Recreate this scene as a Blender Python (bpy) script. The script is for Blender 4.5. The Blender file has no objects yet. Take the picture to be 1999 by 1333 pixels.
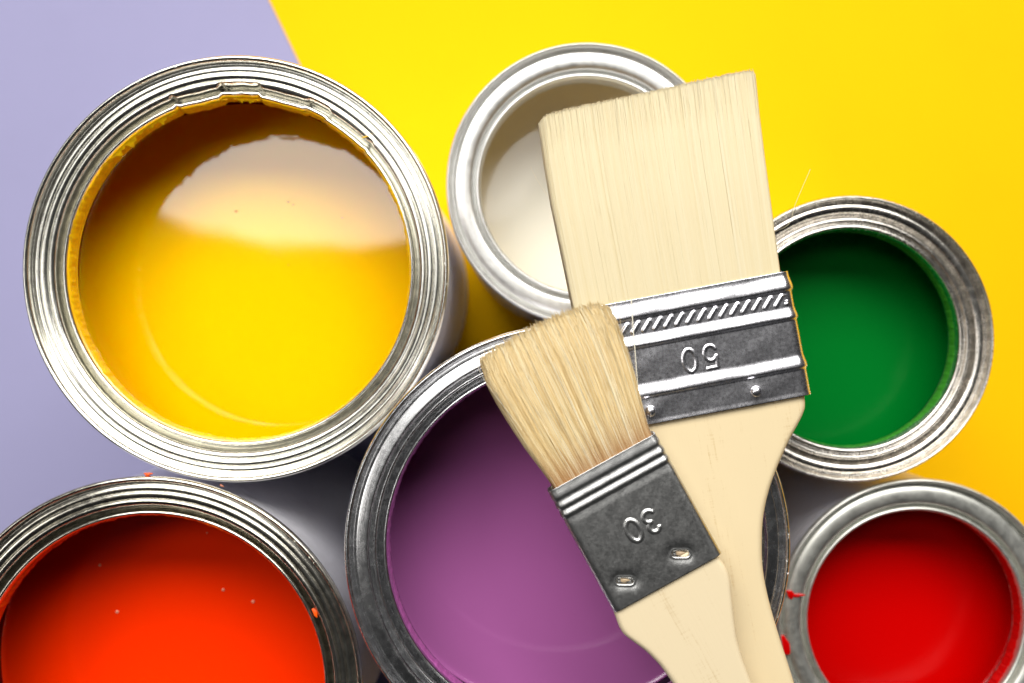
import bpy, math, random
import numpy as np
from math import pi, sin, cos, radians
random.seed(7); rng = np.random.default_rng(11)
S = bpy.context.scene; COL = S.collection
MM = 0.001
FPX = 1881.0                      # focal length in photo pixels (1999 wide)
CAM_Z = 368.0                     # camera height over the paper, mm
# ------------------------------------------------------------------ camera
cd = bpy.data.cameras.new('camera'); cam = bpy.data.objects.new('camera', cd); COL.objects.link(cam)
cam.location = (0, 0, CAM_Z*MM); cam.rotation_euler = (0, 0, 0)
cd.sensor_width = 36.0; cd.lens = FPX/1999.0*36.0
cd.clip_start = 0.01; cd.clip_end = 20
cd.dof.use_dof = True; cd.dof.focus_distance = 0.229; cd.dof.aperture_fstop = 9.5
S.camera = cam
# ------------------------------------------------------------------ light
S.view_settings.view_transform = 'Standard'; S.view_settings.look = 'None'
S.view_settings.exposure = 0.0; S.view_settings.gamma = 1.0
w = bpy.data.worlds.new('World'); S.world = w; w.use_nodes = True
bg = w.node_tree.nodes['Background']; bg.inputs[0].default_value = (0.93, 0.96, 1.0, 1); bg.inputs[1].default_value = 0.015
def softbox(name, loc, target, sx, sy, power, col, shape='RECTANGLE'):
    ld = bpy.data.lights.new(name, 'AREA'); ld.shape = shape; ld.size = sx; ld.size_y = sy
    ld.energy = power; ld.color = col
    o = bpy.data.objects.new(name, ld); COL.objects.link(o)
    from mathutils import Vector
    d = Vector(target) - Vector(loc)
    o.location = loc; o.rotation_euler = d.to_track_quat('-Z', 'Y').to_euler()
    return o
softbox('softbox_lamp', (-0.25, 0.262, 1.10), (-0.25, 0.12, 0.1), 0.60, 0.27, 1.65, (1.0, 0.985, 0.95), 'ELLIPSE')
softbox('key_softbox_lamp', (0.0, 1.00, 1.10), (0.0, 0.0, 0.1), 1.90, 0.78, 48.0, (1.0, 0.985, 0.95))
softbox('added_rim_fill_lamp', (-0.88, -0.03, 1.00), (0, -0.03, 0.1), 0.30, 0.35, 1.6, (1.0, 0.97, 0.93))  # added fill, puts a sheen on the left of the rims
# ------------------------------------------------------------------ helpers
def world(px, py, depth):
    return ((px-999.5)*depth/FPX, (666.5-py)*depth/FPX, CAM_Z-depth)      # mm
def thing(name, label, cat, loc, group=None, kind=None):
    o = bpy.data.objects.new(name, None); COL.objects.link(o)
    o.empty_display_size = 0.01
    o.location = tuple(c*MM for c in loc); o['label'] = label; o['category'] = cat
    if group: o['group'] = group
    return o
def mesh_obj(name, verts, faces, mat, parent=None, smooth=True, attr=None, kind=None, label=None):
    me = bpy.data.meshes.new(name)
    verts = np.asarray(verts, dtype=np.float64)*MM
    if isinstance(faces, np.ndarray):
        nf, k = faces.shape
        me.vertices.add(len(verts)); me.vertices.foreach_set('co', verts.astype(np.float32).ravel())
        me.loops.add(nf*k); me.loops.foreach_set('vertex_index', faces.astype(np.int32).ravel())
        me.polygons.add(nf); me.polygons.foreach_set('loop_start', np.arange(0, nf*k, k, dtype=np.int32))
        me.polygons.foreach_set('loop_total', np.full(nf, k, dtype=np.int32))
        me.update(calc_edges=True)
    else:
        me.from_pydata([tuple(v) for v in verts], [], [tuple(f) for f in faces]); me.update()
    if smooth: me.polygons.foreach_set('use_smooth', np.ones(len(me.polygons), dtype=bool))
    if attr is not None:
        for an, av in attr.items():
            a = me.attributes.new(an, 'FLOAT', 'POINT'); a.data.foreach_set('value', np.asarray(av, dtype=np.float32))
    me.materials.append(mat)
    o = bpy.data.objects.new(name, me); COL.objects.link(o)
    if parent: o.parent = parent
    if kind: o['kind'] = kind
    if label: o['label'] = label
    return o
def grid_faces(nr, nc, wrap):
    r = np.arange(nr-1)[:, None]; m = nc if wrap else nc-1
    c = np.arange(m)[None, :]; c2 = (c+1) % nc
    a = r*nc+c; b = r*nc+c2; d = (r+1)*nc+c2; e = (r+1)*nc+c
    return np.stack([a, b, d, e], -1).reshape(-1, 4)
def catmull(P, n=5):
    P = np.array(P, float); out = []
    for i in range(len(P)-1):
        p0 = P[max(i-1, 0)]; p1 = P[i]; p2 = P[i+1]; p3 = P[min(i+2, len(P)-1)]
        for k in range(n):
            t = k/n
            # chord-limited tangents keep the curve from overshooting
            m1 = (p2-p0)*0.5; m2 = (p3-p1)*0.5; L = np.linalg.norm(p2-p1)
            for m in (m1, m2):
                l = np.linalg.norm(m)
                if l > L: m *= L/l
            out.append((2*t**3-3*t*t+1)*p1+(t**3-2*t*t+t)*m1+(-2*t**3+3*t*t)*p2+(t**3-t*t)*m2)
    out.append(P[-1]); return np.array(out)
def lathe(name, prof, mat, parent, n=360, sub=5, disp=None, **kw):
    P = catmull(prof, sub) if sub else np.array(prof, float)
    th = np.linspace(0, 2*pi, n, endpoint=False)
    R = np.repeat(P[:, 0:1], n, 1); Z = np.repeat(P[:, 1:2], n, 1); T = np.repeat(th[None], len(P), 0)
    if disp: R, Z = disp(R, Z, T)
    V = np.stack([R*np.cos(T), R*np.sin(T), Z], -1).reshape(-1, 3)
    F = grid_faces(len(P), n, True)
    return mesh_obj(name, V, F, mat, parent, **kw)
def per_noise(th, amps, seed):
    r = np.random.default_rng(seed); s = np.zeros_like(th)
    for k, a in amps: s += a*np.sin(k*th+r.uniform(0, 6.28))
    return s
# ------------------------------------------------------------------ materials
def M(name):
    m = bpy.data.materials.new(name); m.use_nodes = True
    nt = m.node_tree; return m, nt, nt.nodes['Principled BSDF'], nt.nodes.new, nt.links.new
def setp(b, **k):
    for key, v in k.items():
        b.inputs[key.replace('_', ' ')].default_value = v
def mapped(nt, scale, coord='Object'):
    t = nt.nodes.new('ShaderNodeTexCoord'); mp = nt.nodes.new('ShaderNodeMapping')
    mp.inputs['Scale'].default_value = scale; nt.links.new(t.outputs[coord], mp.inputs[0]); return mp.outputs[0]
def noise(nt, vec, scale, detail=4, rough=0.55):
    n = nt.nodes.new('ShaderNodeTexNoise'); n.inputs['Scale'].default_value = scale
    n.inputs['Detail'].default_value = detail; n.inputs['Roughness'].default_value = rough
    nt.links.new(vec, n.inputs['Vector']); return n.outputs['Fac']
def ramp(nt, fac, stops):
    r = nt.nodes.new('ShaderNodeValToRGB'); e = r.color_ramp.elements
    while len(e) < len(stops): e.new(0.5)
    for i, (p, c) in enumerate(stops):
        e[i].position = p; e[i].color = (c, c, c, 1) if isinstance(c, (int, float)) else (*c, 1)
    nt.links.new(fac, r.inputs[0]); return r.outputs[0]
def bump(nt, b, h, strength, dist):
    n = nt.nodes.new('ShaderNodeBump'); n.inputs['Strength'].default_value = strength; n.inputs['Distance'].default_value = dist
    nt.links.new(h, n.inputs['Height']); nt.links.new(n.outputs[0], b.inputs['Normal']); return n
def polar(nt, kr, kt):
    """object coordinates unrolled round the can's axis: x = radius*kr, y = angle*kt"""
    t = nt.nodes.new('ShaderNodeTexCoord'); s = nt.nodes.new('ShaderNodeSeparateXYZ'); nt.links.new(t.outputs['Object'], s.inputs[0])
    def mth(op, a, b=None, v=None):
        n = nt.nodes.new('ShaderNodeMath'); n.operation = op
        nt.links.new(a, n.inputs[0])
        if b is not None: nt.links.new(b, n.inputs[1])
        if v is not None: n.inputs[1].default_value = v
        return n.outputs[0]
    xx = mth('MULTIPLY', s.outputs[0], s.outputs[0]); yy = mth('MULTIPLY', s.outputs[1], s.outputs[1])
    r = mth('SQRT', mth('ADD', xx, yy)); a = mth('ARCTAN2', s.outputs[1], s.outputs[0])
    c = nt.nodes.new('ShaderNodeCombineXYZ')
    nt.links.new(mth('MULTIPLY', r, v=kr), c.inputs[0]); nt.links.new(mth('MULTIPLY', a, v=kt), c.inputs[1])
    nt.links.new(mth('MULTIPLY', s.outputs[2], v=kr), c.inputs[2])
    return c.outputs[0]
def rim_metal(name, base, rough, grain=0.25, aniso=0.0, speck=0.5, metal=1.0, cross=False):
    m, nt, b, N, L = M(name); setp(b, Metallic=metal)
    # fine brushing
    v = polar(nt, 6000, 14) if not cross else polar(nt, 260, 420)
    n1 = noise(nt, v, 1.0, 3)
    n2 = noise(nt, mapped(nt, (1, 1, 1)), 420, 5, .7)          # smudges
    n3 = noise(nt, mapped(nt, (1, 1, 1)), 2600, 3, .6)
    dirt = ramp(nt, n2, [(0.36, 1-speck*.55), (0.58, 1.0)])
    mix = N('ShaderNodeMix'); mix.data_type = 'RGBA'; mix.blend_type = 'MULTIPLY'; mix.inputs[0].default_value = 1
    mix.inputs[6].default_value = (*base, 1); L(dirt, mix.inputs[7]); L(mix.outputs[2], b.inputs['Base Color'])
    rr = N('ShaderNodeMapRange'); rr.inputs[3].default_value = rough*.7; rr.inputs[4].default_value = rough*1.45
    L(n2, rr.inputs[0]); L(rr.outputs[0], b.inputs['Roughness'])
    ad = N('ShaderNodeMath'); ad.operation = 'ADD'; L(n1, ad.inputs[0]); 
    sc = N('ShaderNodeMath'); sc.operation = 'MULTIPLY'; sc.inputs[1].default_value = speck; L(n3, sc.inputs[0]); L(sc.outputs[0], ad.inputs[1])
    bump(nt, b, ad.outputs[0], grain, 0.00004)
    if aniso:
        setp(b, Anisotropic=aniso)
        tg = N('ShaderNodeTangent'); tg.direction_type = 'RADIAL'; tg.axis = 'Z'; L(tg.outputs[0], b.inputs['Tangent'])
    return m
def flat_metal(name, base, rough, speck, scr):
    m, nt, b, N, L = M(name); setp(b, Metallic=1.0)
    n2 = noise(nt, mapped(nt, (1, 1, 1)), 1300, 6, .8)
    n4 = noise(nt, mapped(nt, (1, .12, 1)), 3500, 3, .7)
    c = ramp(nt, n2, [(.35, tuple(x*(1-speck) for x in base)), (.62, base)]); L(c, b.inputs['Base Color'])
    rr = N('ShaderNodeMapRange'); rr.inputs[3].default_value = rough*.6; rr.inputs[4].default_value = rough*1.5
    L(n2, rr.inputs[0]); L(rr.outputs[0], b.inputs['Roughness'])
    ad = N('ShaderNodeMath'); ad.operation = 'ADD'; L(n2, ad.inputs[0]); L(n4, ad.inputs[1])
    bump(nt, b, ad.outputs[0], scr, 0.00004)
    return m
def paint_mat(name, col, rough=0.05, sub=0.0, wob=0.12, ior=1.5):
    m, nt, b, N, L = M(name); setp(b, Base_Color=(*col, 1), Roughness=rough, IOR=ior)
    if sub:
        b.inputs['Subsurface Weight'].default_value = sub; b.inputs['Subsurface Radius'].default_value = (1, .32, .05)
        b.inputs['Subsurface Scale'].default_value = 0.009
    n = noise(nt, mapped(nt, (1, 1, 1)), 45, 2, .4); bump(nt, b, n, wob, 0.0006)
    return m
def crust_mat(name, col):
    m, nt, b, N, L = M(name); setp(b, Roughness=.35, IOR=1.5)
    n = noise(nt, mapped(nt, (1, 1, 1)), 900, 4, .6)
    L(ramp(nt, n, [(.3, tuple(c*.72 for c in col)), (.65, col)]), b.inputs['Base Color'])
    bump(nt, b, n, .6, 0.0004); return m
def paper_mat(name, col):
    m, nt, b, N, L = M(name); setp(b, Roughness=.8, IOR=1.35); b.inputs['Specular IOR Level'].default_value = .15
    n = noise(nt, mapped(nt, (1, 1, 1)), 1800, 4, .6); n2 = noise(nt, mapped(nt, (1, 1, 1)), 22, 3)
    mm = N('ShaderNodeMath'); mm.operation = 'ADD'; L(n, mm.inputs[0]); L(n2, mm.inputs[1])
    L(ramp(nt, mm.outputs[0], [(.6, tuple(c*.95 for c in col)), (1.35, col)]), b.inputs['Base Color'])
    bump(nt, b, n, .25, 0.00015); return m
def wood_mat(name, a, c, ang):
    m, nt, b, N, L = M(name); setp(b, Roughness=.5, IOR=1.42)
    t = N('ShaderNodeTexCoord'); mp = N('ShaderNodeMapping'); mp.inputs['Rotation'].default_value = (0, 0, ang)
    mp2 = N('ShaderNodeMapping'); mp2.inputs['Scale'].default_value = (1, .045, 1)
    L(t.outputs['Object'], mp.inputs[0]); L(mp.outputs[0], mp2.inputs[0])
    n1 = noise(nt, mp2.outputs[0], 1500, 4, .7); n2 = noise(nt, mp2.outputs[0], 230, 4, .6)
    mp3 = N('ShaderNodeMapping'); mp3.inputs['Scale'].default_value = (.09, 1, 1); L(mp.outputs[0], mp3.inputs[0])
    n3 = noise(nt, mp3.outputs[0], 2200, 2, .5)
    a1 = N('ShaderNodeMath'); a1.operation = 'MULTIPLY_ADD'; L(n2, a1.inputs[0]); a1.inputs[1].default_value = .9; L(n1, a1.inputs[2])
    a2 = N('ShaderNodeMath'); a2.operation = 'MULTIPLY_ADD'; L(n3, a2.inputs[0]); a2.inputs[1].default_value = .35; L(a1.outputs[0], a2.inputs[2])
    L(ramp(nt, a2.outputs[0], [(.72, a), (1.0, tuple((x+y)/2 for x, y in zip(a, c))), (1.32, c)] if False else [(.78, a), (1.22, c)]), b.inputs['Base Color'])
    bump(nt, b, a2.outputs[0], .22, 0.00012); return m
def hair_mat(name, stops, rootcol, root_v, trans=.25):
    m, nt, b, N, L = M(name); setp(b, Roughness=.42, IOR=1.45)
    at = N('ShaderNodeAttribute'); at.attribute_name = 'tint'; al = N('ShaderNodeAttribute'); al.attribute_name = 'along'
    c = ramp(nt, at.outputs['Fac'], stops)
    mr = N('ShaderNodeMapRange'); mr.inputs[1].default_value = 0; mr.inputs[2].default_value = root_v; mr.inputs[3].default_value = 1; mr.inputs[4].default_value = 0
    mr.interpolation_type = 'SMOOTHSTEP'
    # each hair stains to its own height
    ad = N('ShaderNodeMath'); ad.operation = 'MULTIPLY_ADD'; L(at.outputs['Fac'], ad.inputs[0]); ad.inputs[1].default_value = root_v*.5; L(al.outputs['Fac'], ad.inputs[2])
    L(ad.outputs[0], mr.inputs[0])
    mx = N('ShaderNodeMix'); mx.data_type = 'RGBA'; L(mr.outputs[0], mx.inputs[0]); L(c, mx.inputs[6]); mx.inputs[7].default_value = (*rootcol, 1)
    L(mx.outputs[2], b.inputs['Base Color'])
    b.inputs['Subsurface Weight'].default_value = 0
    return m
MAT = dict(
    tin=rim_metal('polished_tinplate', (.88, .86, .78), .22, .16, 0.0, .18),
    tin_warm=rim_metal('warm_tinplate', (.66, .63, .55), .22, .3, 0.0, .5),
    steel=rim_metal('brushed_steel', (.72, .72, .73), .24, .35, .2, .3),
    satin=rim_metal('satin_white_tin', (.72, .72, .70), .36, .12, 0.0, .12),
    nickel=rim_metal('brushed_nickel', (.74, .70, .64), .24, .35, .2, .4, cross=True),
    grey=rim_metal('grey_lacquered_tin', (.70, .70, .65), .45, .1, 0, .1),
    wall=rim_metal('pale_lacquered_wall', (.74, .73, .78), .3, .06, 0, .1, metal=.35),
    chrome=flat_metal('bright_ferrule', (.93, .92, .97), .26, .10, .22),
    dull=flat_metal('dull_ferrule', (.62, .62, .61), .32, .08, .5),
)
# ------------------------------------------------------------------ papers (the setting)
def slab(name, pts, z0, z1, mat, side=None):
    n = len(pts)
    V = [(x, y, z1) for x, y in pts]+[(x, y, z0) for x, y in pts]
    F = [list(range(n)), list(range(2*n-1, n-1, -1))]+[[i, i+n, (i+1) % n+n, (i+1) % n] for i in range(n)]
    o = mesh_obj(name, V, F, mat, smooth=False); o['kind'] = 'structure'
    if side:
        o.data.materials.append(side)
        for p in o.data.polygons[2:]: p.material_index = 1
    return o
gA = world(523, -5, CAM_Z); gB = world(588, 130, CAM_Z)
dx, dy = gB[0]-gA[0], gB[1]-gA[1]
def on_line(t): return (gA[0]+dx*t, gA[1]+dy*t)
E0 = on_line(-22); E1 = on_line(38)
slab('tabletop', [(-1300, -1300), (1300, -1300), (1300, 1300), (-1300, 1300)], -20, -1.0, paper_mat('white_board', (.7, .7, .7)))
slab('lilac_paper', [(-700, -900), (E1[0]+60, -900), (E0[0]+60, 600), (-700, 600)], -1.0+.01, -.55, paper_mat('lilac_card', (.28, .27, .425)))
slab('yellow_paper', [E1, (900, E1[1]), (900, E0[1]), E0], -.55+.01, 0, paper_mat('yellow_card', (.84, .455, .0)), paper_mat('card_core', (.85, .55, .3)))
# ------------------------------------------------------------------ cans
RIM_A = [(43.75, -9.0), (43.7, -6), (43.7, -4.2), (43.95, -3.2), (44.35, -2.75), (44.8, -2.9), (45.1, -3.6), (45.3, -5.6), (45.7, -6.4),
         (46.1, -5.6), (46.25, -3.4), (46.5, -2.3), (47.0, -1.75), (47.6, -1.6), (48.0, -1.85), (48.15, -2.0), (48.35, -1.75), (49.0, -1.4), (49.7, -1.45),
         (49.95, -1.72), (50.1, -1.78), (50.4, -1.55), (51.0, -1.5), (51.6, -1.75), (52.1, -1.9), (52.35, -1.6), (52.5, -.8),
         (52.85, -.25), (53.3, 0), (53.8, -.35), (54.0, -1.0), (53.8, -1.9), (53.0, -2.7), (52.4, -3.2)]
RIM_B = [(43.9, -9.0), (43.85, -6), (43.85, -4.2), (44.05, -3.2), (44.4, -2.8), (44.75, -2.95), (45.0, -3.6), (45.15, -6.0), (45.6, -6.8),
         (46.0, -5.8), (46.15, -3.2), (46.45, -2.3), (46.9, -2.0), (47.25, -2.3), (47.4, -2.9), (47.65, -3.1), (47.85, -2.6), (48.0, -1.6), (48.25, -1.15),
         (48.5, -.6), (49.8, -.76), (50.9, -1.0), (51.2, -1.08), (51.3, -.9), (51.35, -2.2), (51.7, -2.6), (52.2, -2.4), (52.5, -1.4),
         (52.8, -.4), (53.3, 0), (53.8, -.35), (54.0, -1.0), (53.8, -1.9), (53.0, -2.7), (52.4, -3.2)]
RIM_C = [(30.7, -8.5), (30.65, -5), (30.7, -3.2), (30.95, -2.4), (31.35, -2.1), (31.8, -2.3), (32.05, -3.0), (32.3, -3.6), (32.7, -3.2), (32.95, -2.2),
         (33.4, -1.6), (34.4, -1.25), (35.8, -1.15), (37.0, -1.3), (37.9, -1.75), (38.3, -2.4), (38.7, -2.3), (38.95, -1.2), (39.3, -.3), (39.65, 0), (40.05, -.3), (40.3, -1.0), (40.1, -1.9), (39.4, -2.5), (38.9, -3.0)]
RIM_D = [(30.9, -8.5), (30.8, -5), (30.85, -3.0), (31.1, -2.1), (31.6, -1.75), (32.1, -1.95), (32.5, -2.4), (32.8, -2.2), (33.3, -1.7), (33.9, -1.8), (34.3, -2.6), (34.6, -3.2),
         (35.1, -2.6), (35.6, -1.7), (36.4, -1.25), (37.3, -1.2), (38.0, -1.6), (38.3, -2.2), (38.7, -2.1), (38.95, -1.2), (39.3, -.3), (39.65, 0), (40.05, -.3), (40.3, -1.0), (40.1, -1.9), (39.4, -2.5), (38.9, -3.0)]
GROUP = 'open round paint cans seen from above'
CANS = {}
def make_can(key, px, py, depth, label, rim, rim_mat, R, paint_depth, paint_m, wall_inner, seed, disp=None):
    x, y, z = world(px, py, depth); H = z
    t = thing('paint_can', label, 'paint can', (x, y, 0), GROUP)
    CANS[key] = (x, y, z)
    big = R > 50
    rb = R-2.0 if big else R-1.5
    body = [(0, 2.0), (rb-4, 2.0), (rb-2.0, 1.8), (rb-1.6, .2), (rb-.9, 0.02), (rb+.7, .4), (rb+.9, 1.6), (rb+.5, 2.6), (rb, 3.6), (rb, H*.3), (rb, H*.6), (rb, H-8), (rb+.15, H-5), (rb+.2, H-2.9)]
    def wob(Rr, Z, T): return Rr+per_noise(T, [(2, .12), (3, .08), (5, .04)], seed+5)*(Z > 6), Z
    lathe('body', body, MAT['wall'], t, n=240, sub=4, disp=wob)
    P = [(r, H+zz) for r, zz in rim]
    def rd(Rr, Z, T):
        Rr = Rr+per_noise(T, [(2, .05), (3, .04), (7, .012), (11, .01)], seed)
        Z = Z+per_noise(T, [(2, .06), (5, .03), (9, .015)], seed+1)
        if disp: Rr, Z = disp(Rr, Z, T, H)
        return Rr, Z
    ring = lathe('rim', P, rim_mat, t, n=900, sub=5, disp=rd)
    # inner lining: from the skirt out to the wall and down
    ri = rb-.6; r0, z0 = rim[0]
    lathe('inner_wall', [(r0, H+z0), (r0+.3, H+z0-.6), (r0+1.5, H+z0-.9), (ri-1.5, H+z0-.4), (ri, H+z0-.8), (ri, H-paint_depth+2), (ri, H-paint_depth-3)], wall_inner, t, n=240, sub=4)
    # paint, with a meniscus creeping up the wall
    prof = [(0.0, H-paint_depth)]+[(r, H-paint_depth) for r in np.linspace(3, ri-2, 22)]+[(ri-1.1, H-paint_depth+.06), (ri-.5, H-paint_depth+.25), (ri-.05, H-paint_depth+.9)]
    lathe('paint', prof, paint_m, t, n=240, sub=0)
    return t, H, P
def crust(t, P, mat, seed, i0, i1, lo, hi, cover, thick=.18, n=1100, gap=None, name='dried_paint', disp=None, H=0):
    """irregular skin of dried paint following the rim profile between curve samples"""
    Q = catmull(P, 8); L = np.r_[0, np.cumsum(np.linalg.norm(np.diff(Q, axis=0), axis=1))]
    th = np.linspace(0, 2*pi, n, endpoint=False)
    s_lo = lo+per_noise(th, [(3, .3), (7, .3), (17, .25), (41, .22), (83, .15), (131, .1)], seed)*cover[0]
    s_hi = hi+per_noise(th, [(2, .3), (5, .35), (13, .3), (29, .22), (67, .18), (149, .12), (211, .08)], seed+3)*cover[1]
    if gap is not None: s_hi = s_hi+gap(th)
    s_hi = np.maximum(s_hi, s_lo+.02)
    m = 12; V = np.zeros((m, n, 3)); 
    tr = np.linspace(0, 1, m)
    rg = np.random.default_rng(seed)
    lump = 1+per_noise(th, [(19, .3), (53, .3), (97, .25), (171, .2)], seed+9)
    for j, tt in enumerate(tr):
        s = s_lo+(s_hi-s_lo)*tt
        r = np.interp(s, L, Q[:, 0]); z = np.interp(s, L, Q[:, 1])
        ds = .05
        tx = np.interp(s+ds, L, Q[:, 0])-np.interp(s-ds, L, Q[:, 0]); tz = np.interp(s+ds, L, Q[:, 1])-np.interp(s-ds, L, Q[:, 1])
        ln = np.hypot(tx, tz)+1e-9; nx, nz = -tz/ln, tx/ln      # towards the opening / up
        env = thick*(sin(pi*min(max(tt, 0), 1))**.5)*np.maximum(lump, .3)*np.clip((s_hi-s_lo)/.4, 0, 1)-.02
        r = r+nx*env; z = z+nz*env
        r = r+per_noise(th, [(2, .05), (3, .04), (7, .012), (11, .01)], i0); z = z+per_noise(th, [(2, .06), (5, .03), (9, .015)], i0+1)
        if disp: r, z = disp(r, z, th, H)
        V[j, :, 0] = r*np.cos(th); V[j, :, 1] = r*np.sin(th); V[j, :, 2] = z
    F = grid_faces(m, n, True)
    keep = ((s_hi-s_lo) > .12); kk = keep & np.roll(keep, -1)
    F = F[np.tile(kk, m-1)]
    return mesh_obj(name, V.reshape(-1, 3), F, mat, t)
def blob(name, t, x, y, z, rx, ry, rz, mat, rot=0, n=14, lump=0.0, seed=1):
    ph = np.linspace(0, pi, n); th = np.linspace(0, 2*pi, n*2, endpoint=False)
    A, B = np.meshgrid(ph, th, indexing='ij')
    k = 1+lump*(np.sin(3*B+seed)*np.sin(A)+.6*np.sin(5*B+2*seed)*np.sin(A))
    X = rx*np.sin(A)*np.cos(B)*k; Y = ry*np.sin(A)*np.sin(B)*k; Z = rz*np.cos(A)
    c, s = cos(rot), sin(rot)
    V = np.stack([x+X*c-Y*s, y+X*s+Y*c, z+Z], -1).reshape(-1, 3)
    return mesh_obj(name, V, grid_faces(n, 2*n, True), mat, t)
YEL = (1.0, .555, .0); ORA = (1.0, .031, .0); PUR = (.46, .13, .39); GRN = (.0, .145, .015); RED = (.55, .0, .0); WHT = (.70, .685, .61)
def inner(col):  # wall colours carry the shade inside each can, not plain paint colour
    m = paint_mat('shade_toned_wall_film', col, .6, 0, .4); m.node_tree.nodes['Principled BSDF'].inputs['Specular IOR Level'].default_value = .15; return m
# dents of the yellow can's inner ridge (angle in degrees counted from +x, towards the top of the photo)
def dent(Rr, Z, T, H):
    a = np.degrees(T)
    zone = np.clip((47.9-Rr)/1.2, 0, 1)
    d = np.zeros_like(Rr); zz = np.zeros_like(Z)
    pa, pv = zip(*[(42, 0), (43.5, .3), (45, 0), (52, -.12), (59, -.1), (60.5, .35), (67, .4), (68.2, -.1), (75, -.4), (82.3, -.1), (83.7, .75), (86, .5), (89, .65), (92, .5), (95.3, .75), (96.6, -.1), (103, -.45), (109.6, -.1), (110.8, .55), (112, .05), (125, 0)])
    d = np.interp(a, pa, pv, 0, 0); zz = -np.abs(d)*.4
    return Rr+d*zone, Z+zz*zone
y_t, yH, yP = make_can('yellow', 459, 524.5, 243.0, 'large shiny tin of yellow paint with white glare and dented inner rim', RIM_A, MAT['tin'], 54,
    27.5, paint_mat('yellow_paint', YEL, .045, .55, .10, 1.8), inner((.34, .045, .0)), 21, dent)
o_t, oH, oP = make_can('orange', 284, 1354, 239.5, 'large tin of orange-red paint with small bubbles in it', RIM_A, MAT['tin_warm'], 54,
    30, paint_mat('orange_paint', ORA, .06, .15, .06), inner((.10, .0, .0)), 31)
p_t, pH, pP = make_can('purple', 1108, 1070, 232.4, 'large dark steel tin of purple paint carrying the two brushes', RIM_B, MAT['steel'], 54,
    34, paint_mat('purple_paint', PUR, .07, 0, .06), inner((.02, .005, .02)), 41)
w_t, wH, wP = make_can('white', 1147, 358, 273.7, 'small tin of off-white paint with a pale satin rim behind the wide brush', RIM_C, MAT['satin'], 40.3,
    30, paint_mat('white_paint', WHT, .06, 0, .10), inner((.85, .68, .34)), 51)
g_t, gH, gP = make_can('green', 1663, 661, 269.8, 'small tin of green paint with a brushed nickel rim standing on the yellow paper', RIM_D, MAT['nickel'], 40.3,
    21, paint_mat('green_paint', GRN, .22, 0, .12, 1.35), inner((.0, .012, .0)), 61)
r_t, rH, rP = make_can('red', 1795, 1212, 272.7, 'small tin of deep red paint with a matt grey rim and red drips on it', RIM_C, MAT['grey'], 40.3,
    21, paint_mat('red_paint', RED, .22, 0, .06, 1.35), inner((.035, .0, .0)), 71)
def bell(th, c, wd, amp):
    a = (np.degrees(th)-c+180) % 360-180
    return amp*np.exp(-(a/wd)**2)
# dried paint skins (s = millimetres along the profile from the skirt's lower edge)
YC = crust_mat('yellow_crust', (.95, .56, .0))
crust(y_t, yP, YC, 5, 21, 0, .3, 4.6, (.5, 1.0), .28, disp=dent, H=yH,
      gap=lambda th: bell(th, 25, 28, 1.6)+bell(th, 150, 35, .6)+bell(th, 290, 40, -2.4)+bell(th, 330, 22, -1.2))
OC = crust_mat('orange_crust', (1.0, .10, .0))
crust(o_t, oP, OC, 6, 31, 0, .3, 4.5, (.5, 1.0), .30, H=oH, gap=lambda th: bell(th, 70, 30, 1.2)+bell(th, 130, 20, -1.5))
crust(p_t, pP, crust_mat('purple_crust', (.42, .10, .34)), 7, 41, 0, .3, 4.6, (.5, .6), .2, H=pH)
crust(g_t, gP, crust_mat('green_crust', (.05, .30, .02)), 8, 61, 0, .2, 4.2, (.4, .7), .16, H=gH, gap=lambda th: bell(th, 325, 12, 1.3))
crust(r_t, rP, crust_mat('red_crust', (.55, .0, .0)), 9, 71, 0, .2, 4.6, (.4, .6), .16, H=rH, gap=lambda th: bell(th, 40, 14, .9))
# torn skins of drying paint hanging from the yellow can's skirt
def tongues(t, H, specs, mat, r0, ztop):
    for k, (a0, a1, dep) in enumerate(specs):
        n = 60; th = np.radians(np.linspace(a0, a1, n)); u = np.linspace(0, 1, n)
        prof = dep*(np.sin(pi*u)**.7)*(.65+.35*np.sin(u*17+k)+.2*np.sin(u*41+2*k)); prof = np.maximum(prof, .05)
        V = []; m = 6
        for j in range(m):
            q = j/(m-1)
            r = r0-.15-prof*q*.9; z = ztop-.4-prof*q*.75
            V.append(np.stack([r*np.cos(th), r*np.sin(th), z+0*th], -1))
        for j in range(m):
            q = 1-j/(m-1)
            r = r0+.1-prof*q*.9; z = ztop-.75-prof*q*.8
            V.append(np.stack([r*np.cos(th), r*np.sin(th), z+0*th], -1))
        mesh_obj('paint_skin', np.array(V).reshape(-1, 3), grid_faces(2*m, n, False), mat, t)
tongues(y_t, yH, [(112, 124, 1.5), (124, 140, 1.9), (83, 92, 1.0), (94, 110, .7), (66, 80, .6)], YC, 43.9, yH-3.4)
# bubbles in the orange paint
BUB = paint_mat('bubble_skin', (.95, .32, .2), .15, 0, 0)
for bx, by, rr in ((195, 1103, .42), (229, 1194, .5), (436, 1151, .45), (494, 1174, .5), (404, 1040, .25)):
    d = CAM_Z-(oH-30); X, Y, Z = world(bx, by, d); cx, cy, _ = CANS['orange']
    blob('bubble', o_t, X-cx, Y-cy, oH-30+.05, rr, rr, rr*.7, BUB)
# specks in the yellow paint
SPK = crust_mat('speck', (.8, .35, .05))
for bx, by, rr in ((461, 412, .38), (563, 394, .3), (572, 399, .25), (563, 517, .2), (668, 425, .22)):
    d = CAM_Z-(yH-27.5); X, Y, Z = world(bx, by, d); cx, cy, _ = CANS['yellow']
    blob('speck', y_t, X-cx, Y-cy, yH-27.5+.02, rr, rr*.7, rr*.4, SPK, lump=.2)
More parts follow.
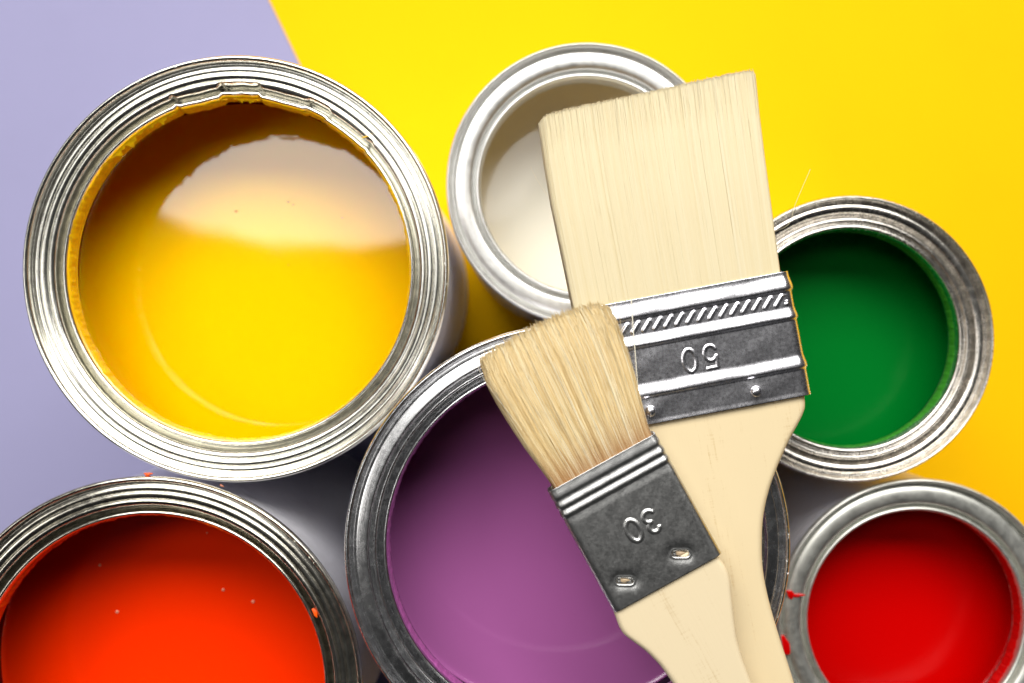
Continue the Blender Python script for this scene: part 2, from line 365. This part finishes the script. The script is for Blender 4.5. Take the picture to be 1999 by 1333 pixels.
# drips and splashes on rims
RC = paint_mat('red_drip', (.62, .0, .0), .2, 0, .2)
def drop_on(t, key, px, py, zrel, rx, ry, rz, mat, rot, name='paint_drip', lump=.12, seed=1):
    cx, cy, H = CANS[key]; X, Y, Z = world(px, py, CAM_Z-(H+zrel)); blob(name, t, X-cx, Y-cy, H+zrel, rx, ry, rz, mat, rot, lump=lump, seed=seed)
drop_on(r_t, 'red', 1553, 1162, -1.15, 2.6, .55, .3, RC, .02)
drop_on(r_t, 'red', 1543, 1160, -1.1, 1.0, 1.4, .3, RC, .5, seed=2)
drop_on(r_t, 'red', 1531, 1262, -1.15, 1.6, 2.9, .45, RC, .15, seed=3)
drop_on(o_t, 'orange', 615, 1196, -2.6, .55, 1.3, .35, OC, .4)
drop_on(o_t, 'orange', 289, 926, -.8, .9, .5, .4, OC, .2, lump=.3)
drop_on(o_t, 'orange', 433, 948, -.8, .6, .25, .3, crust_mat('rust', (.4, .14, .08)), -.5, name='paint_chip')
drop_on(y_t, 'yellow', 713, 267, -1.2, .9, .22, .2, YC, .3, lump=.2)
drop_on(y_t, 'yellow', 313, 163, -2.0, .28, .28, .2, paint_mat('green_speck', (.1, .6, .45), .2, 0, 0), 0, name='speck')
# nicks along the outer beads: small raised burrs of bare metal
def nicks(t, key, rmin, rmax, spans, mat, seed, z=-.35):
    rg = np.random.default_rng(seed); cx, cy, H = CANS[key]; V = []; F = []
    for a0, a1, cnt in spans:
        for k in range(cnt):
            a = radians(rg.uniform(a0, a1)); r = rg.uniform(rmin, rmax); l = rg.uniform(.15, .5); wd = rg.uniform(.05, .12)
            p = np.array([r*cos(a), r*sin(a), H+z]); tn = np.array([-sin(a), cos(a), 0]); rd = np.array([cos(a), sin(a), 0])
            ang = rg.normal(0, .5); d1 = tn*cos(ang)+rd*sin(ang); d2 = rd*cos(ang)-tn*sin(ang)
            i = len(V); V += [p-d1*l, p-d2*wd, p+d1*l, p+d2*wd, p+np.array([0, 0, .14]), p-np.array([0, 0, .3])]
            for q in range(4): F += [(i+q, i+(q+1) % 4, i+4), (i+(q+1) % 4, i+q, i+5)]
    mesh_obj('scratch_burrs', np.array(V), F, mat, t, smooth=False, kind='stuff')
BR = flat_metal('bare_burr', (.95, .95, .93), .12, .1, .1)
nicks(p_t, 'purple', 52.9, 53.5, [(-25, 12, 34), (150, 200, 4)], BR, 3, -.12)
nicks(y_t, 'yellow', 52.8, 53.6, [(-50, 15, 30), (60, 120, 8)], BR, 4, -.12)
nicks(o_t, 'orange', 52.8, 53.6, [(15, 50, 14)], BR, 5, -.12)
# ------------------------------------------------------------------ brushes
def frame(ox, oy, ux, uy):
    l = math.hypot(ux, uy); ux, uy = ux/l, uy/l            # image axes; v points to the handle end
    return ox, oy, ux, uy, -uy, ux
def to_uv(fr, x, y):
    ox, oy, ux, uy, vx, vy = fr; return (x-ox)*ux+(y-oy)*uy, (x-ox)*vx+(y-oy)*vy
class Brush:
    def __init__(s, fr, depth, zc, label, name='paint_brush', group='flat wooden paint brushes'):
        s.k = depth/FPX                                      # mm per photo pixel on the brush's top
        ox, oy, ux, uy, vx, vy = fr
        s.fr = fr; x, y, _ = world(ox, oy, depth)
        s.t = thing(name, label, 'paint brush', (x, y, zc), group)
        s.u = np.array([ux, -uy]); s.v = np.array([vx, -vy])
    def pt(s, u, v, w):
        """u, v in mm in the brush's frame, w up"""
        return np.stack([u*s.u[0]+v*s.v[0], u*s.u[1]+v*s.v[1], w+0*u], -1)
def rr_section(hw, ht, rad, n_top, n_c=8, n_b=12):
    """closed rounded rectangle, counted from left to right over the top, then back below; returns u, w, nu, nw, istop"""
    U = []; 
    for x in np.linspace(-hw+rad, hw-rad, n_top): U.append((x, ht, 0, 1))
    for a in np.linspace(pi/2, -pi/2, 2*n_c)[1:-1]: 
        sgn = 1 if a > 0 else -1
        U.append((hw-rad+rad*cos(a), (ht-rad)*(1 if a > 0 else -1)+rad*sin(a), cos(a), sin(a)))
    for x in np.linspace(hw-rad, -hw+rad, n_b): U.append((x, -ht, 0, -1))
    for a in np.linspace(-pi/2, -3*pi/2, 2*n_c)[1:-1]:
        up = sin(a) > 0
        U.append((-hw+rad+rad*cos(a), (ht-rad)*(1 if up else -1)+rad*sin(a), cos(a), sin(a)))
    return np.array(U)
def sstep(x, a, b):
    t = np.clip((x-a)/(b-a), 0, 1); return t*t*(3-2*t)
def seg_dist(U, V, pts):
    d = np.full(U.shape, 1e9)
    for (x0, y0), (x1, y1) in zip(pts[:-1], pts[1:]):
        dx_, dy_ = x1-x0, y1-y0; L2 = dx_*dx_+dy_*dy_+1e-9
        t = np.clip(((U-x0)*dx_+(V-y0)*dy_)/L2, 0, 1)
        d = np.minimum(d, np.hypot(U-x0-t*dx_, V-y0-t*dy_))
    return d
def dome(d, rad, h): return h*np.sqrt(np.clip(1-(d/rad)**2, 0, 1))
def soft(d, rad, h): return h*np.exp(-(d/rad)**2)
def ell(cx, cy, rx, ry, a0=0, a1=360, n=30):
    return [(cx+rx*cos(radians(a)), cy+ry*sin(radians(a))) for a in np.linspace(a0, a1, n)]
def digit(ch, cx, cy, hw, hh):
    """strokes in (u, v), the digit turned half round so it reads from the bristle end"""
    if ch == '0': P = [ell(0, 0, 1, 1)]
    elif ch == '5': P = [[(.8, -1), (-.75, -1), (-.85, -.15)]+[(x*1.0, y) for x, y in ell(.0, .33, .95, .67, -150, 150, 24)]]
    elif ch == '3': P = [ell(-.1, -.5, .85, .5, -150, 82, 16)+ell(-.1, .48, .95, .52, -82, 150, 16)]
    return [[(cx-x*hw, cy-y*hh) for x, y in s] for s in P]
def ferrule(br, W, Lv, ht, rad, hfun, mat, n_top, nv, taper=0.0, mm=1.0):
    sec = rr_section(W/2, ht, rad, n_top, 9, 14)
    v = np.linspace(0, Lv, nv)
    V2 = np.repeat(v[:, None], len(sec), 1); U2 = np.repeat(sec[None, :, 0], nv, 0); Wd = np.repeat(sec[None, :, 1], nv, 0)
    nu = np.repeat(sec[None, :, 2], nv, 0); nw = np.repeat(sec[None, :, 3], nv, 0)
    top = np.clip(nw, 0, 1)
    rib, emb = hfun(U2, V2)
    off = rib*np.where(nw < -.5, .5, 1)+emb*(top > .95)
    X = U2+nu*off*.8; Z = Wd+nw*off
    P = br.pt(X, V2, Z)
    # folded-in lips at both ends give the sheet its thickness
    lip0 = br.pt(U2[:1]*(1-.5/W*2)-nu[:1]*0, V2[:1]+.15, Wd[:1]-nw[:1]*.45); lip1 = br.pt(U2[-1:]*(1-.5/W*2), V2[-1:]-.15, Wd[-1:]-nw[-1:]*.45)
    in0 = br.pt(U2[:1]*(1-.5/W*2), V2[:1]+3, Wd[:1]-nw[:1]*.5); in1 = br.pt(U2[-1:]*(1-.5/W*2), V2[-1:]-3, Wd[-1:]-nw[-1:]*.5)
    A = np.concatenate([in0, lip0, P, lip1, in1], 0)
    return mesh_obj('ferrule', A.reshape(-1, 3), grid_faces(len(A), len(sec), True), mat, br.t)
def strands(br, name, N, left, right, root_v, tip, thick, rad, mat, seed, segs=6, clump=0, wob=.25, jit=.8, stray=0, surf=.75, curl=.3):
    """left/right: functions of v (mm) -> u; tip: function of a in [0,1] -> v; thick(v) half thickness"""
    rg = np.random.default_rng(seed)
    a = rg.uniform(0, 1, N); b = rg.uniform(-1, 1, N)
    top = rg.uniform(0, 1, N) < surf
    b = np.where(top, 1-np.abs(rg.normal(0, .12, N)), b)
    b = np.clip(b, -1, 1)
    # clumps share a lean
    nc = clump or 1; cid = np.clip((a*nc+rg.normal(0, .35, N)).astype(int), 0, nc-1)
    c_lean = rg.normal(0, wob, nc); c_tint = rg.normal(0, .13, nc); c_len = rg.normal(0, jit*.1, nc)
    lean = c_lean[cid]+rg.normal(0, wob*.5, N)
    lean = lean+np.where(rg.uniform(0, 1, N) < .012, rg.normal(0, 5*wob+.5, N), 0)
    tint = np.clip(.5+(c_tint[cid]+rg.normal(0, .2, N))*(1 if wob > .1 else .6), 0, 1)
    vt = tip(a)+c_len[cid]+rg.normal(0, jit*.55, N)-(1-np.abs(b))*.2
    end_r = np.minimum(a, 1-a); vt = vt+np.clip(.03-end_r, 0, 1)*0
    bend = rg.normal(0, curl, N); zb = np.abs(rg.normal(0, .10, N))
    T = np.linspace(0, 1, segs+1)
    cross = np.array([(cos(x), sin(x)) for x in (pi/2, pi/2+2.094, pi/2+4.189)])
    V = np.zeros((N, segs+1, 3, 3)); 
    for j, t in enumerate(T):
        v = root_v+(vt-root_v)*t
        l = left(v); r = right(v)
        round_c = np.sqrt(np.clip(1-np.abs(2*a-1)**14, 0, 1))
        u = l+(r-l)*a+lean*t*t+bend*sin(pi*t)*t
        wv = b*thick(v)*round_c+zb*sin(pi*t)*curl*3
        rr = rad*(1-.55*t**3)
        for q in range(3):
            V[:, j, q] = br.pt(u+cross[q, 0]*rr, v, wv+cross[q, 1]*rr)
    base = (np.arange(N)*(segs+1)*3)[:, None]
    f1 = []
    for j in range(segs):
        for q in range(3):
            q2 = (q+1) % 3; f1.append((j*3+q, j*3+q2, (j+1)*3+q2, (j+1)*3+q))
    F = (base[:, None, :]+np.array(f1)[None]).reshape(-1, 4)
    at = np.repeat(tint, (segs+1)*3); al = np.tile(np.repeat(T, 3), N)
    return mesh_obj(name, V.reshape(-1, 3), F, mat, br.t, attr={'tint': at, 'along': al}, kind='stuff')
def single_hair(br, name, pts, rad, mat, parent, tint=.9):
    P = catmull(pts, 6); n = len(P); V = []
    for i, p in enumerate(P):
        for q in range(4):
            V.append((p[0]+rad*cos(q*pi/2), p[1]+rad*.2*sin(q*pi/2), p[2]+rad*sin(q*pi/2)))
    return mesh_obj(name, np.array(V), grid_faces(n, 4, True), mat, parent, attr={'tint': np.full(4*n, tint), 'along': np.full(4*n, .9)})
def core(br, left, right, root_v, tip, thick, mat):
    nv, na = 24, 40; A = []
    aa = np.linspace(0, 1, na)
    for t in np.linspace(0, 1, nv):
        v = root_v+(tip(aa)+1.6-root_v)*t; l = left(v)+.5; r = right(v)-.5; u = l+(r-l)*aa
        w_ = (thick(v)-.16)*np.sqrt(np.clip(1-np.abs(2*aa-1)**10, 0, 1))
        A.append(np.concatenate([br.pt(u, v, w_), br.pt(u, v, -w_)[::-1]], 0))
    A.append(A[-1]*0+A[-1].mean(0))
    A = np.array(A)
    att = np.full(A.shape[0]*A.shape[1], .45); al = np.repeat(np.linspace(0, 1, len(A)), A.shape[1])
    return mesh_obj('bristle_core', A.reshape(-1, 3), grid_faces(len(A), A.shape[1], True), mat, br.t, attr={'tint': att, 'along': al})
def handle(br, rows, ht, rad, mat):
    """rows: (v, uL, uR) in mm"""
    rows = np.array(rows); nv = 160
    d = np.r_[0, np.cumsum(np.hypot(np.diff(rows[:, 0]), np.diff(rows[:, 2])))]
    q = np.linspace(0, d[-1], nv)
    v = np.interp(q, d, rows[:, 0]); uL = np.interp(q, d, rows[:, 1]); uR = np.interp(q, d, rows[:, 2])
    for _ in range(6):
        for arr in (uL, uR): arr[1:-1] = (arr[:-2]+2*arr[1:-1]+arr[2:])/4
    A = []
    for i in range(nv):
        hw = (uR[i]-uL[i])/2; s = rr_section(hw, ht, min(rad, hw*.95), 24, 8, 14)
        A.append(br.pt(s[:, 0]+(uR[i]+uL[i])/2, v[i]+0*s[:, 0], s[:, 1]))
    A = np.array(A)
    cap = np.repeat(A[-1:].mean(1, keepdims=True), A.shape[1], 1); A = np.concatenate([A, cap], 0)
    cap0 = np.repeat(A[:1].mean(1, keepdims=True), A.shape[1], 1); A = np.concatenate([cap0, A], 0)
    return mesh_obj('handle', A.reshape(-1, 3), grid_faces(len(A), A.shape[1], True), mat, br.t)
zp = CANS['purple'][2]
# ---- wide brush
frB = frame(1335, 566, 420, -78)
zB = zp+5.0
B = Brush(frB, CAM_Z-(zB+4.4), zB, 'wide brush with smooth cream bristles and shiny ferrule stamped 50')
k = B.k; W = 427*k; LB = 246*k
def hB(U, V):
    v = V/k; h = np.zeros_like(V)
    h += .76*sstep(v, 4, 33)*(1-sstep(v, 33, 42))          # broad first rib
    h += .74*sstep(v, 68, 90)*(1-sstep(v, 90, 98))
    h += .74*sstep(v, 163, 188)*(1-sstep(v, 188, 196))
    h += .10*sstep(v, 236, 246)
    fade = sstep(np.abs(U), W/2-4.0*1, W/2-1.0)
    h = h*(1-.15*fade)
    e = np.zeros_like(V)
    for i in range(-9, 10):
        cu = (i*21.9+4)*k; cv = 55*k
        e = np.maximum(e, dome(seg_dist(U, V, [(cu-7.5*k, cv+8.5*k), (cu+7.5*k, cv-8.5*k)]), .50, .30))
    s = 0
    for ch, cx, cy in (('0', -13, 138), ('5', 29, 138)):
        for st in digit(ch, cx*k, cy*k, 12.5*k, 22*k): e = np.maximum(e, dome(seg_dist(U, V, st), .42, .20))
    for cu in (-107, 103): e = np.maximum(e, soft(np.hypot(U-cu*k, V-221*k), 2.0, .22))
    # gentle unevenness of thin sheet
    h = h*(.86+.14*np.sin(U*.31+1)*np.sin(V*.4+U*.05))+.045*np.sin(U*.33+V*.25+.5)*np.sin(V*.42-U*.12+1)+.02*np.sin(U*.9+V*.35)*np.sin(V*.8-U*.22)
    return h, e
ferrule(B, W, LB, 4.1, 2.7, hB, MAT['chrome'], 430, 250)
for cu in (-107, 103):
    p = B.pt(np.array(cu*k), np.array(221*k), np.array(4.15)); blob('rivet', B.t, p[0], p[1], p[2], 1.35, 1.35, 1.0, MAT['chrome'], n=20)
pxl = lambda fr, pts: [to_uv(fr, x, y) for x, y in pts]
lB = pxl(frB, [(1120, 606), (1097, 493), (1077, 397), (1055, 263), (1053, 236)]); rB = pxl(frB, [(1531, 527), (1518, 428), (1502, 310), (1487, 186), (1484, 145)])
def prof_fn(pts, k):
    a = np.array(sorted([(v*k, u*k) for u, v in pts])); return lambda v: np.interp(v, a[:, 0], a[:, 1])
LBf, RBf = prof_fn(lB, k), prof_fn(rB, k)
tipB = lambda a: k*np.interp(a, [0, .03, .12, .5, .9, .97, 1], [-374, -383, -387, -391, -397, -397, -391])
thB = lambda v: np.interp(v, [-400*k, -200*k, 0], [3.3, 3.9, 3.7])
HB = hair_mat('synthetic_bristle', [(0, (0.591, 0.490, 0.287)), (.5, (0.621, 0.535, 0.346)), (1, (0.651, 0.591, 0.431))], (0.599, 0.507, 0.304), .12)
core(B, LBf, RBf, 2.5, tipB, thB, HB)
strands(B, 'bristles', 19000, LBf, RBf, 2.0, tipB, thB, .12, HB, 3, 5, clump=150, wob=.06, jit=.55, surf=.8, curl=.04)
rowsB = [(205, 200), (250, 200), (262, 200), (272, 199), (290, 186), (330, 153), (368, 127), (405, 104), (442, 86), (478, 73), (515, 65), (550, 58.5), (584, 56), (620, 56.5), (656, 59), (720, 66), (794, 76), (900, 84), (1020, 84), (1150, 74), (1260, 60), (1330, 40), (1352, 14)]
WOODB = wood_mat('birch_wide', (0.540, 0.395, 0.207), (0.665, 0.540, 0.332), radians(-10.5))
handle(B, [(v*k, -u*k, u*k) for v, u in rowsB], 3.2, 1.7, WOODB)
# ---- narrow brush on top
frS = frame(1175, 903, 210, -115.5)
zS = zB+4.1+.5+3.9
N_ = Brush(frS, CAM_Z-(zS+3.2), zS, 'narrow brush with coarse blond bristles and ferrule stamped 30, on the wide brush')
k2 = N_.k; W2 = 240*k2; L2 = 269*k2
def hS(U, V):
    v = V/k2; h = np.zeros_like(V)
    h += .16*sstep(v, 0, 18)*(1-sstep(v, 18, 25))
    h += .24*sstep(v, 25, 38)*(1-sstep(v, 38, 45))
    h += .24*sstep(v, 44, 56)*(1-sstep(v, 56, 64))
    h += .12*sstep(v, 62, 80)
    e = np.zeros_like(V)
    for ch, cx, cy, hw in (('0', -9.5, 146, 13), ('3', 28, 147, 12)):
        for st in digit(ch, cx*k2, cy*k2, hw*k2, 22*k2): e = np.maximum(e, dome(seg_dist(U, V, st), .50, .30))
    for cu, cv in ((-72, 224), (49, 230)):
        s0 = [((cu-9)*k2, (cv-5)*k2), ((cu+9)*k2, (cv+5)*k2)]; d = seg_dist(U, V, s0)
        e = e-soft(d, 1.7, .55)+.14*np.exp(-((d-.95)/.3)**2)-.9*(1-sstep(d, .35, .8))
    e = e+.02*np.sin(U*1.1+V*.5)*np.sin(V*.9)
    return h, e
ferrule(N_, W2, L2, 3.3, 1.7, hS, MAT['dull'], 260, 290)
for cu, cv in ((-72, 224), (49, 230)):
    p = N_.pt(np.array(cu*k2), np.array(cv*k2), np.array(2.55))
    ax = N_.u*18+N_.v*10
    blob('nail', N_.t, p[0], p[1], p[2], 1.05, .5, .3, crust_mat('nail_wood', (.45, .33, .2)), math.atan2(ax[1], ax[0]), lump=.15)
lS = pxl(frS, [(1084, 958), (1030, 880), (985, 805), (952, 750), (940, 712)]); rS = pxl(frS, [(1274, 850), (1258, 800), (1238, 735), (1218, 672), (1200, 618)])
LSf, RSf = prof_fn(lS, k2), prof_fn(rS, k2)
tipS = lambda a: k2*np.interp(a, [0, .04, .2, .45, .7, .88, .96, 1], [-279, -285, -289, -290, -284, -274, -264, -252])
thS = lambda v: np.interp(v, [-290*k2, -120*k2, 0], [2.6, 3.2, 2.8])
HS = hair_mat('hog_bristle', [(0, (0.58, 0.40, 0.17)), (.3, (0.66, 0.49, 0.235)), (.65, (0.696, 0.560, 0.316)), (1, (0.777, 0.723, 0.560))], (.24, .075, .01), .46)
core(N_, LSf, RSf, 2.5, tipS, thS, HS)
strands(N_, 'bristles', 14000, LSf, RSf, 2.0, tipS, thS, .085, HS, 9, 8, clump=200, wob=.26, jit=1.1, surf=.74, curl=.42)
hl = [(1199, 1196), (1203, 1208), (1210, 1228), (1218, 1242), (1236, 1255), (1263, 1275), (1290, 1302), (1312, 1333), (1345, 1385), (1385, 1465), (1430, 1560)]
hr = [(1404, 1088), (1420, 1108), (1428, 1129), (1431, 1158), (1436, 1207), (1442, 1252), (1454, 1293), (1469, 1333), (1497, 1395), (1525, 1460), (1552, 1525)]
hl = pxl(frS, hl); hr = pxl(frS, hr)
hlv = np.array([[v, u] for u, v in hl]); hrv = np.array([[v, u] for u, v in hr])
vv = np.r_[235, np.arange(262, 690, 7)]
rowsS = [(v*k2, np.interp(v, hlv[:, 0], hlv[:, 1])*k2, np.interp(v, hrv[:, 0], hrv[:, 1])*k2) for v in vv]
v_, a_, b_ = rowsS[-1]
for dv, sh in ((8, .02), (14, .12), (18, .3), (20, .44)): rowsS.append((v_+dv, a_+(b_-a_)*sh, b_-(b_-a_)*sh))
handle(N_, rowsS, 2.7, 1.3, wood_mat('birch_narrow', (0.539, 0.416, 0.246), (0.672, 0.558, 0.369), radians(-28.8)))
# ---- loose hairs
def loose(label, pts, rad, col):
    P = [np.array(world(x, y, CAM_Z-z)) for x, y, z in pts]; o = P[0]
    hm, nt, b, _, _ = M('loose_hair'); setp(b, Base_Color=(*col, 1), Roughness=.35)
    h = single_hair(None, 'loose_bristle', [p-o for p in P], rad, hm, None)
    h.location = tuple(o*MM); h['label'] = label; h['category'] = 'bristle'
zt = zB+4.1+.55
loose('single pale hair lying across the shiny ferrule beside the narrow brush', [(1233, 585, zt+.2), (1236, 640, zt+.3), (1241, 700, zt+.3), (1246, 768, zt+.3)], .11, (.9, .85, .7))
loose('fine stray hair poking out between the wide brush and the green paint can', [(1512, 452, zB), (1540, 437, zB-1), (1552, 400, zB+.5), (1582, 330, zB+2)], .05, (.9, .78, .5))
loose('fine stray hair beside the left edge of the wide brush over the off-white paint', [(1092, 430, zB), (1070, 385, zB), (1048, 350, zB), (1036, 325, zB+1)], .045, (.8, .72, .55))
for a, b in (('yellow', 'purple'), ('yellow', 'orange'), ('orange', 'purple'), ('yellow', 'white'), ('white', 'purple'), ('green', 'purple'), ('green', 'red'), ('purple', 'red')):
    pa, pb = CANS[a], CANS[b]; print('GAP', a, b, round(math.hypot(pa[0]-pb[0], pa[1]-pb[1])-(54 if a in ('yellow', 'orange', 'purple') else 40.3)-(54 if b in ('yellow', 'orange', 'purple') else 40.3), 2))
# ------------------------------------------------------------------ sub-parts under their parts (all share the thing's origin)
for o in list(COL.objects):
    if o.parent and not o.parent.parent:
        kin = {c.name.split('.')[0]: c for c in o.parent.children}; n = o.name.split('.')[0]
        host = {'bubble': 'paint', 'speck': 'paint', 'paint_drip': 'rim', 'paint_chip': 'rim', 'paint_skin': 'rim', 'dried_paint': 'rim', 'scratch_burrs': 'rim', 'rivet': 'ferrule', 'nail': 'ferrule', 'bristle_core': 'bristles'}.get(n)
        if host in kin: o.parent = kin[host]
